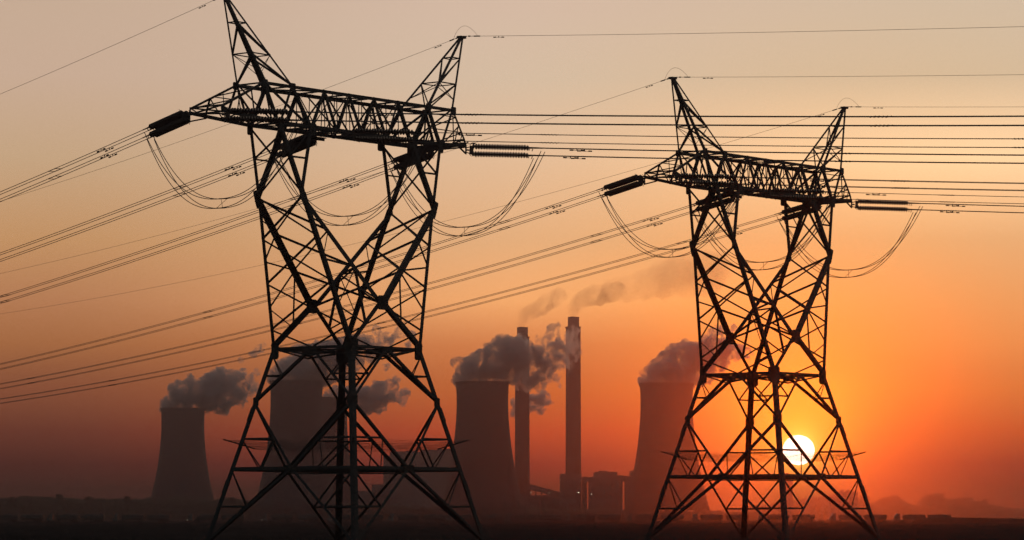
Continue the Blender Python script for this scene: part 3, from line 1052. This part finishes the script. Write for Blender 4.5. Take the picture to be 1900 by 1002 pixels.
def leaf_mass(bm, c, r, n, leaf, rnd, squash=.8):
    for i in range(n):
        d = Vector((rnd.gauss(0, 1), rnd.gauss(0, 1), rnd.gauss(0, 1))).normalized()
        rr = r * (rnd.random() ** .45) * (1 + .25 * noise.noise(c * .3 + d * 1.7))
        p = c + Vector((d.x * rr, d.y * rr, d.z * rr * squash))
        a = Vector((rnd.uniform(-1, 1), rnd.uniform(-1, 1), rnd.uniform(-1, 1))).normalized()
        b = a.cross(Vector((rnd.uniform(-1, 1), rnd.uniform(-1, 1), rnd.uniform(-1, 1)))).normalized()
        s = leaf * rnd.uniform(.6, 1.4)
        vs = [bm.verts.new(p + a * s), bm.verts.new(p + b * s), bm.verts.new(p - a * s), bm.verts.new(p - b * s * .8)]
        bm.faces.new(vs)
def tree(px, top, D, H, spread, label, seed, group):
    rnd = random.Random(seed)
    g = at(px, top, D)
    root = empty('tree', (g.x, D, g.z - H))
    tag(root, label, 'tree', group)
    bm = bmesh.new()
    tube(bm, [(0, 0, -2.5), (.1, 0, H * .35), (.2, .1, H * .75)], [H * .045, H * .03, H * .01], 7)
    for k in range(5):
        a = rnd.random() * 6.28
        tube(bm, [(.1, 0, H * rnd.uniform(.15, .4)), (math.cos(a) * spread * .6, math.sin(a) * spread * .6, H * rnd.uniform(.5, .8))], [H * .02, H * .006], 5)
    obj('trunk', bm, BARK, root)
    bm = bmesh.new()
    for k in range(11):
        a = rnd.random() * 6.28; rr = spread * rnd.uniform(.2, .85)
        c = Vector((math.cos(a) * rr, math.sin(a) * rr, H * rnd.uniform(.3, .84)))
        leaf_mass(bm, c, spread * rnd.uniform(.28, .45), 110, spread * .08, rnd)
    leaf_mass(bm, Vector((0, 0, H * .8)), H * .22, 140, spread * .08, rnd)
    obj('crown', bm, LEAF, root)
for i, (px, top, sp, lab) in enumerate([
        (24, 919.5, 10, 'flat topped tree on the left horizon nearest the left edge'),
        (50, 917.5, 11, 'low spreading tree next in from the left edge on the horizon'),
        (111, 914, 10, 'round tree standing tallest on the left horizon'),
        (166, 919, 12, 'low tree on the horizon under the left wires'),
        (238, 919, 14, 'broad tree midway between left edge and leftmost cooling tower'),
        (430, 920, 12, 'small tree on the horizon right of the leftmost cooling tower')]):
    tree(px, top + 2, 4140, 9, sp * .55, lab, 40 + i, 'trees along the horizon')
for i, (px, top, H, sp, lab) in enumerate([
        (1510, 921, 8, 8, 'hazy tree below and right of the sun'),
        (1603, 918, 7, 9, 'hazy tree beside the faint low plant building'),
        (1641, 922, 7, 9, 'tree on the left end of the right hand mounds'),
        (1661, 917, 8, 11, 'rounded tree on the first of the right hand mounds'),
        (1739, 914, 9, 14, 'broad domed tree standing tallest on the right horizon'),
        (1792, 922, 7, 12, 'low tree on the long right hand mound'),
        (1824, 925, 6, 9, 'last tree before the right hand mound slopes down')]):
    tree(px, top + 1, 7150, H * 2.2, H * 1.9, lab, 60 + i, 'trees along the horizon')

# ------------------------------------------------------------------ coal trucks
def truck():
    root = empty('coal_truck')
    tag(root, 'coal truck', 'truck', 'coal trucks queued along the field edge')
    bm = bmesh.new()                                   # cab with roof deflector and sloped nose, facing -x
    prof = [(-1.15, .7), (-1.25, 1.6), (-1.05, 2.5), (-.75, 3.0), (-.1, 3.75), (1.1, 3.85), (1.1, .7)]
    A = [bm.verts.new((x, -1.2, z)) for x, z in prof]; Bv = [bm.verts.new((x, 1.2, z)) for x, z in prof]
    n = len(prof)
    for i in range(n): bm.faces.new((A[i], A[(i + 1) % n], Bv[(i + 1) % n], Bv[i]))
    bm.faces.new(A[::-1]); bm.faces.new(Bv)
    bmesh.ops.bevel(bm, geom=[e for e in bm.edges], offset=.07, segments=1, affect='EDGES')
    box(bm, -1.1, 3.6, -.45, .45, .75, 1.05)
    tube(bm, [(1.25, -.9, .9), (1.25, -.9, 3.9)], .09, 6)
    cab = obj('cab', bm, CAB, root)
    bm = bmesh.new(); box(bm, -1.0, .1, -1.235, -1.21, 1.9, 2.7); obj('window', bm, GLASS, cab)
    for y in (-.85, .85):
        bm = bmesh.new(); box(bm, -1.32, -1.24, y - .16, y + .16, 1.0, 1.2); obj('headlight', bm, GLASS, cab)
    def trailer(x0, x1):
        bm = bmesh.new()
        # body tapered to the floor, open top with a heaped load
        zb, zt = 1.25, 3.25
        lo = [(x0 + .5, -1.0, zb), (x1 - .5, -1.0, zb), (x1 - .5, 1.0, zb), (x0 + .5, 1.0, zb)]
        hi = [(x0, -1.28, zt), (x1, -1.28, zt), (x1, 1.28, zt), (x0, 1.28, zt)]
        md = [(x0, -1.28, zb + .75), (x1, -1.28, zb + .75), (x1, 1.28, zb + .75), (x0, 1.28, zb + .75)]
        L_ = [[bm.verts.new(p) for p in ring] for ring in (lo, md, hi)]
        for r0, r1 in ((0, 1), (1, 2)):
            for i in range(4): bm.faces.new((L_[r0][i], L_[r0][(i + 1) % 4], L_[r1][(i + 1) % 4], L_[r1][i]))
        bm.faces.new(L_[0][::-1])
        top = [bm.verts.new((x0 + (x1 - x0) * t, y, zt + .25 * math.sin(math.pi * t))) for t in (.08, .35, .65, .92) for y in (-.5, .5)]
        for i in range(3): bm.faces.new((top[i * 2], top[i * 2 + 2], top[i * 2 + 3], top[i * 2 + 1]))
        bm.faces.new((L_[2][0], L_[2][1], top[6], top[4], top[2], top[0])); bm.faces.new((L_[2][3], top[1], top[3], top[5], top[7], L_[2][2]))
        bm.faces.new((L_[2][0], top[0], top[1], L_[2][3])); bm.faces.new((L_[2][1], L_[2][2], top[7], top[6]))
        for k in range(9):
            x = x0 + (x1 - x0) * (k + .5) / 9
            box(bm, x - .06, x + .06, -1.34, -1.284, zb + .7, zt)
        box(bm, x0 + .3, x1 - .3, -.4, .4, .95, 1.245)
        return obj('trailer', bm, TRUCK, root)
    t1 = trailer(2.6, 12.4); t2 = trailer(13.6, 23.6)
    def wheel(x, par):
        for y in (-1.02, 1.02):
            bm = bmesh.new()
            pr = [(.25, -.2), (.48, -.2), (.52, -.12), (.52, .12), (.48, .2), (.25, .2)]
            rings = lathe(bm, pr, 16, 'X', True)
            bmesh.ops.rotate(bm, verts=bm.verts, cent=(0, 0, 0), matrix=Matrix.Rotation(math.pi / 2, 3, 'Z'))
            bmesh.ops.translate(bm, verts=bm.verts, vec=(x, y, .52))
            obj('wheel', bm, RUBBER, par)
    for x in (-.5, 2.2, 3.4): wheel(x, cab)
    for x in (9.6, 10.9): wheel(x, t1)
    for x in (19.6, 20.9, 22.2): wheel(x, t2)
    return root
first = truck()
DT = 1480
SPOTS = [(-20, 'cut by the left edge of the picture'), (93, 'second from the left edge, left of the leftmost cooling tower'), (217, 'reaching to the foot of the leftmost cooling tower'),
         (356, 'with one small lit headlamp, just left of the larger pylon'), (492, 'behind the left half of the larger pylon base'),
         (612, 'behind the middle legs of the larger pylon'), (727, 'under the boiler house, behind the larger pylon'), (834, 'below the cooling tower beside the chimneys'),
         (942, 'below the shorter chimney'), (1052, 'below the taller chimney'), (1168, 'below the reddish cooling tower'),
         (1290, 'behind the left leg of the smaller pylon'), (1412, 'behind the middle legs of the smaller pylon'), (1546, 'behind the right leg of the smaller pylon'), (1664, 'rightmost, ending at the low earth bank')]
for i, (px, lab) in enumerate(SPOTS):
    o = first if i == 0 else copy_tree(first)
    p = at(px, 962, DT)
    o.location = (p.x, DT + random.uniform(-6, 6), 0)
    if i == 14: o.location.x += 0
    o['label'] = 'hazy double trailer coal truck ' + lab
    if i in (3, 4):
        bm = bmesh.new(); box(bm, -1.42, -1.33, -1.0, -.78, 1.0, 1.2)
        h = obj('headlight', bm, LAMP, None); cabs = [c for c in o.children if c.name.startswith('cab')]; h.parent = cabs[0]

# a dry weed stalk in the foreground field
g = at(1529, 962, 62)
root = empty('weed_stalk', (g.x, 62, 0)); tag(root, 'thin bent dry weed stalk at the bottom edge under the smaller pylon', 'plant')
bm = bmesh.new()
tube(bm, [(.03, 0, 0), (.02, 0, .7), (.0, 0, 1.25), (-.02, 0, 1.42), (.005, 0, 1.52)], [.014, .012, .010, .008, .004], 5)
obj('stem', bm, BARK, root)
bm = bmesh.new()
for (z, dx_) in ((1.30, .05), (1.36, -.05), (1.42, .04)):
    tube(bm, [(-.005, 0, z), (dx_, .0, z + .06), (dx_ * 1.2, 0, z + .10)], [.005, .006, .002], 4)
obj('leaf', bm, BARK, root)

# ------------------------------------------------------------------ steam and smoke
def plume(name, blobs, D, mtl, label, cat, group, seed, vox=1.9, sub=13, sub2=6, amp=.2, depthk=.7, jit=1.0):
    """puffs along a path (photo x, y, radius in photo pixels) grown into one billowing body"""
    rnd = random.Random(seed)
    sph = []
    k = D / FPX
    for (x, y, r) in blobs:
        c = at(x, y, D); c.y += rnd.uniform(-.5, .5) * r * k * depthk
        R0 = r * k
        sph.append((c, R0))
        for i in range(sub):
            d = Vector((rnd.gauss(0, 1), rnd.gauss(0, 1) * depthk, rnd.gauss(0, 1))).normalized()
            c1 = c + d * R0 * rnd.uniform(.75, 1.0) * jit; r1 = R0 * rnd.uniform(.2, .42)
            sph.append((c1, r1))
            for j in range(sub2):
                d2 = (d * .8 + Vector((rnd.gauss(0, 1), rnd.gauss(0, 1), rnd.gauss(0, 1)))).normalized()
                r2 = r1 * rnd.uniform(.3, .55)
                if r2 > vox * 1.3:
                    sph.append((c1 + d2 * r1 * rnd.uniform(.8, 1.05), r2))
    o0 = at(blobs[0][0], blobs[0][1], D)
    bm = bmesh.new()
    for c, r in sph:
        bmesh.ops.create_icosphere(bm, subdivisions=2 if r > 3 * vox else 1, radius=r, matrix=Matrix.Translation(c - o0))
    me = bpy.data.meshes.new(name + '_raw'); bm.to_mesh(me); bm.free()
    tmp = bpy.data.objects.new(name + '_raw', me); S.collection.objects.link(tmp)
    md = tmp.modifiers.new('r', 'REMESH'); md.mode = 'VOXEL'; md.voxel_size = vox
    dg = C.evaluated_depsgraph_get()
    m2 = bpy.data.meshes.new_from_object(tmp.evaluated_get(dg))
    bpy.data.objects.remove(tmp); bpy.data.meshes.remove(me)
    m2.name = name
    for f, a in ((.05, amp * 14), (.17, amp * 8)):
        nor = [v.normal.copy() for v in m2.vertices]
        for v, n in zip(m2.vertices, nor):
            q = v.co * f + Vector((seed, seed * 2, 0))
            v.co += n * (noise.fractal(q, .9, 2.1, 3)) * a
        m2.update()
    bm = bmesh.new(); bm.from_mesh(m2)
    seen = set(); drop = []
    for v0 in bm.verts:
        if v0 in seen: continue
        isl = [v0]; seen.add(v0)
        for v in isl:
            for e in v.link_edges:
                w = e.other_vert(v)
                if w not in seen: seen.add(w); isl.append(w)
        fs = {f for v in isl for f in v.link_faces}
        vol = sum(f.verts[0].co.dot(f.verts[i].co.cross(f.verts[i + 1].co)) / 6 for f in fs for i in range(1, len(f.verts) - 1))
        if vol < 40 * vox ** 3: drop += isl
    bmesh.ops.delete(bm, geom=drop, context='VERTS')
    bm.to_mesh(m2); bm.free()
    m2.materials.clear(); m2.materials.append(mtl)
    o = bpy.data.objects.new(name, m2); o.location = o0
    S.collection.objects.link(o)
    tag(o, label, cat, group)
    return o
def steam_mat(name, density, color, aniso, t0, t1, size, step):
    """steam whose density is broken up by turbulence"""
    m = volume_mat(name, density, color, aniso)
    m.cycles.homogeneous_volume = False
    m.cycles.volume_step_rate = step
    t = m.node_tree
    v = next(n for n in t.nodes if n.type == 'PRINCIPLED_VOLUME')
    tcn = t.nodes.new('ShaderNodeTexCoord')
    nz = t.nodes.new('ShaderNodeTexNoise')
    nz.inputs['Scale'].default_value = 1 / size
    nz.inputs['Detail'].default_value = 5
    nz.inputs['Roughness'].default_value = .62
    nz.inputs['Distortion'].default_value = .6
    t.links.new(tcn.outputs['Object'], nz.inputs['Vector'])
    mr = t.nodes.new('ShaderNodeMapRange'); mr.interpolation_type = 'SMOOTHSTEP'
    mr.inputs[1].default_value = t0; mr.inputs[2].default_value = t1
    mr.inputs[3].default_value = 0; mr.inputs[4].default_value = density
    t.links.new(nz.outputs['Fac'], mr.inputs[0])
    t.links.new(mr.outputs[0], v.inputs['Density'])
    return m
STEAM = steam_mat('steam', .22, (.93, .925, .945), .3, .41, .53, 15, .1)
STEAM_MID = steam_mat('broken_steam', .22, (.95, .93, .95), .5, .44, .57, 11, .1)
STEAM_THIN = steam_mat('thin_steam', .18, (.97, .94, .93), .72, .45, .61, 10, .1)
SMOKE = steam_mat('brown_smoke', .040, (.26, .15, .10), .5, .28, .80, 22, .3)
SMOKE_FAR = steam_mat('spread_smoke', .011, (.30, .19, .14), .5, .20, .85, 45, .3)
SG = 'steam clouds over the cooling towers'
WG = 'torn wisps of steam'
def cloud(b, D, label, seed, m=STEAM, name='steam_cloud', g=SG, cat='steam', **k):
    return plume(name, b, D, m, label, cat, g, seed, **k)
cloud([(318, 750, 20), (338, 740, 28), (352, 724, 24), (372, 728, 28), (395, 722, 34), (412, 722, 36), (430, 728, 27), (410, 748, 22), (442, 736, 14), (385, 745, 20)], 4850, 'dense grey steam puff blowing right off the leftmost cooling tower', 1)
cloud([(464, 704, 12), (472, 722, 13), (460, 738, 10), (482, 648, 10), (470, 656, 8), (488, 641, 7), (452, 690, 8), (475, 690, 8), (446, 668, 6)], 4850, 'torn steam scraps between the leftmost steam puff and the larger pylon', 2, STEAM_MID, 'steam_wisp', WG, sub=9, amp=.14)
cloud([(517, 702, 20), (535, 690, 30), (560, 680, 34), (585, 672, 38), (612, 664, 38), (636, 656, 34), (655, 644, 24), (680, 645, 20), (605, 700, 20), (640, 686, 20), (662, 668, 18)], 3970, 'low steam dome blowing right behind the waist of the larger pylon', 3)
cloud([(700, 640, 15), (720, 628, 14), (742, 616, 13), (764, 622, 11), (722, 655, 11), (758, 640, 8), (700, 612, 10), (690, 665, 12), (715, 680, 9), (735, 668, 7)], 3970, 'thin steam wisps drifting beside the waist of the larger pylon', 4, STEAM_MID, 'steam_wisp', WG, sub=10, amp=.16)
cloud([(612, 736, 14), (626, 733, 17), (640, 735, 18), (662, 738, 23), (686, 742, 26), (708, 730, 23), (726, 718, 17), (704, 752, 15)], 4750, 'grey steam puff right of the centre legs of the larger pylon', 5)
cloud([(742, 736, 13), (752, 728, 11), (748, 748, 9), (735, 705, 9)], 4740, 'small ragged steam scrap beyond the grey puff right of the larger pylon legs', 15, STEAM_MID, 'steam_wisp', WG)
cloud([(857, 704, 19), (870, 690, 29), (893, 676, 30), (920, 670, 36), (945, 660, 35), (970, 662, 33), (960, 638, 16), (932, 646, 18), (990, 686, 24), (985, 706, 15), (1002, 668, 22), (946, 690, 22), (905, 704, 13), (922, 702, 13), (936, 704, 11)], 3970, 'largest steam cloud, rolling right off the cooling tower in front of the shorter chimney', 6)
cloud([(1004, 648, 15), (1010, 672, 20), (1014, 695, 18), (1026, 625, 17), (1030, 645, 20), (1028, 668, 21), (1040, 655, 17), (1042, 676, 15), (1024, 610, 10), (1034, 606, 8), (1002, 630, 10)], 3960, 'streaky upright steam cloud rising between the two chimneys', 16, STEAM_MID, amp=.2)
cloud([(1060, 620, 14), (1066, 640, 14), (1058, 655, 17), (1054, 674, 14), (1062, 611, 10), (1048, 690, 9), (1036, 704, 9), (1038, 716, 7), (1002, 712, 14), (978, 718, 12), (960, 712, 11), (1072, 655, 9), (1046, 640, 11), (978, 634, 8), (966, 622, 7)], 3950, 'ragged pink edged steam torn off the largest cloud across the taller chimney', 7, STEAM_THIN, 'steam_wisp', WG, sub=11, amp=.18)
cloud([(958, 745, 13), (978, 746, 17), (996, 745, 19), (1012, 742, 13), (953, 768, 10), (1000, 762, 9)], 4780, 'small steam puff across the lower part of the shorter chimney', 8, STEAM_MID)
cloud([(1202, 707, 20), (1218, 694, 27), (1240, 682, 32), (1262, 672, 34), (1288, 666, 34), (1312, 660, 32), (1335, 655, 25), (1268, 700, 24), (1305, 688, 22), (1248, 660, 16), (1322, 690, 17), (1298, 706, 13), (1338, 672, 17)], 3970, 'mauve steam cloud rolling off the reddish cooling tower behind the smaller pylon', 9)
cloud([(1348, 650, 19), (1366, 655, 17), (1385, 655, 13), (1350, 625, 12), (1336, 610, 11), (1362, 610, 9), (1340, 680, 12), (1308, 632, 13), (1320, 618, 11), (1300, 640, 12)], 3960, 'torn steam glowing orange inside the waist of the smaller pylon', 10, STEAM_MID, 'steam_wisp', WG, sub=10, amp=.17)
SM = dict(name='smoke_plume', g='smoke from the chimneys', cat='smoke', vox=3.5, sub=6, sub2=0, amp=.12)
cloud([(968, 602, 9), (970, 596, 11), (973, 590, 13), (983, 580, 15), (997, 572, 17), (1012, 564, 18), (1026, 555, 18), (1038, 546, 15), (968, 580, 10)], 4700, 'faint brown smoke drifting off the shorter chimney', 12, SMOKE, **SM)
cloud([(1063, 583, 9), (1064, 577, 12), (1067, 569, 15), (1074, 560, 17), (1090, 552, 20), (1110, 548, 22), (1128, 543, 20), (1145, 536, 17)], 4550, 'brown smoke billowing right off the taller chimney', 13, SMOKE, **SM)
cloud([(1135, 540, 24), (1165, 536, 28), (1195, 528, 32), (1230, 520, 38), (1270, 512, 44), (1310, 506, 46)], 4550, 'broad thinning tail of smoke between the taller chimney and the smaller pylon', 14, SMOKE_FAR, **SM)

# ------------------------------------------------------------------ haze
HAZE = volume_mat('haze', .000115, (.32, .33, .44), .963)
bm = bmesh.new()
box(bm, -4700, 4700, -300, 9500, -1.5, 400)
haze = obj('haze', bm, HAZE)
tag(haze, 'dusty evening haze lying over the plain', 'haze', kind='stuff')
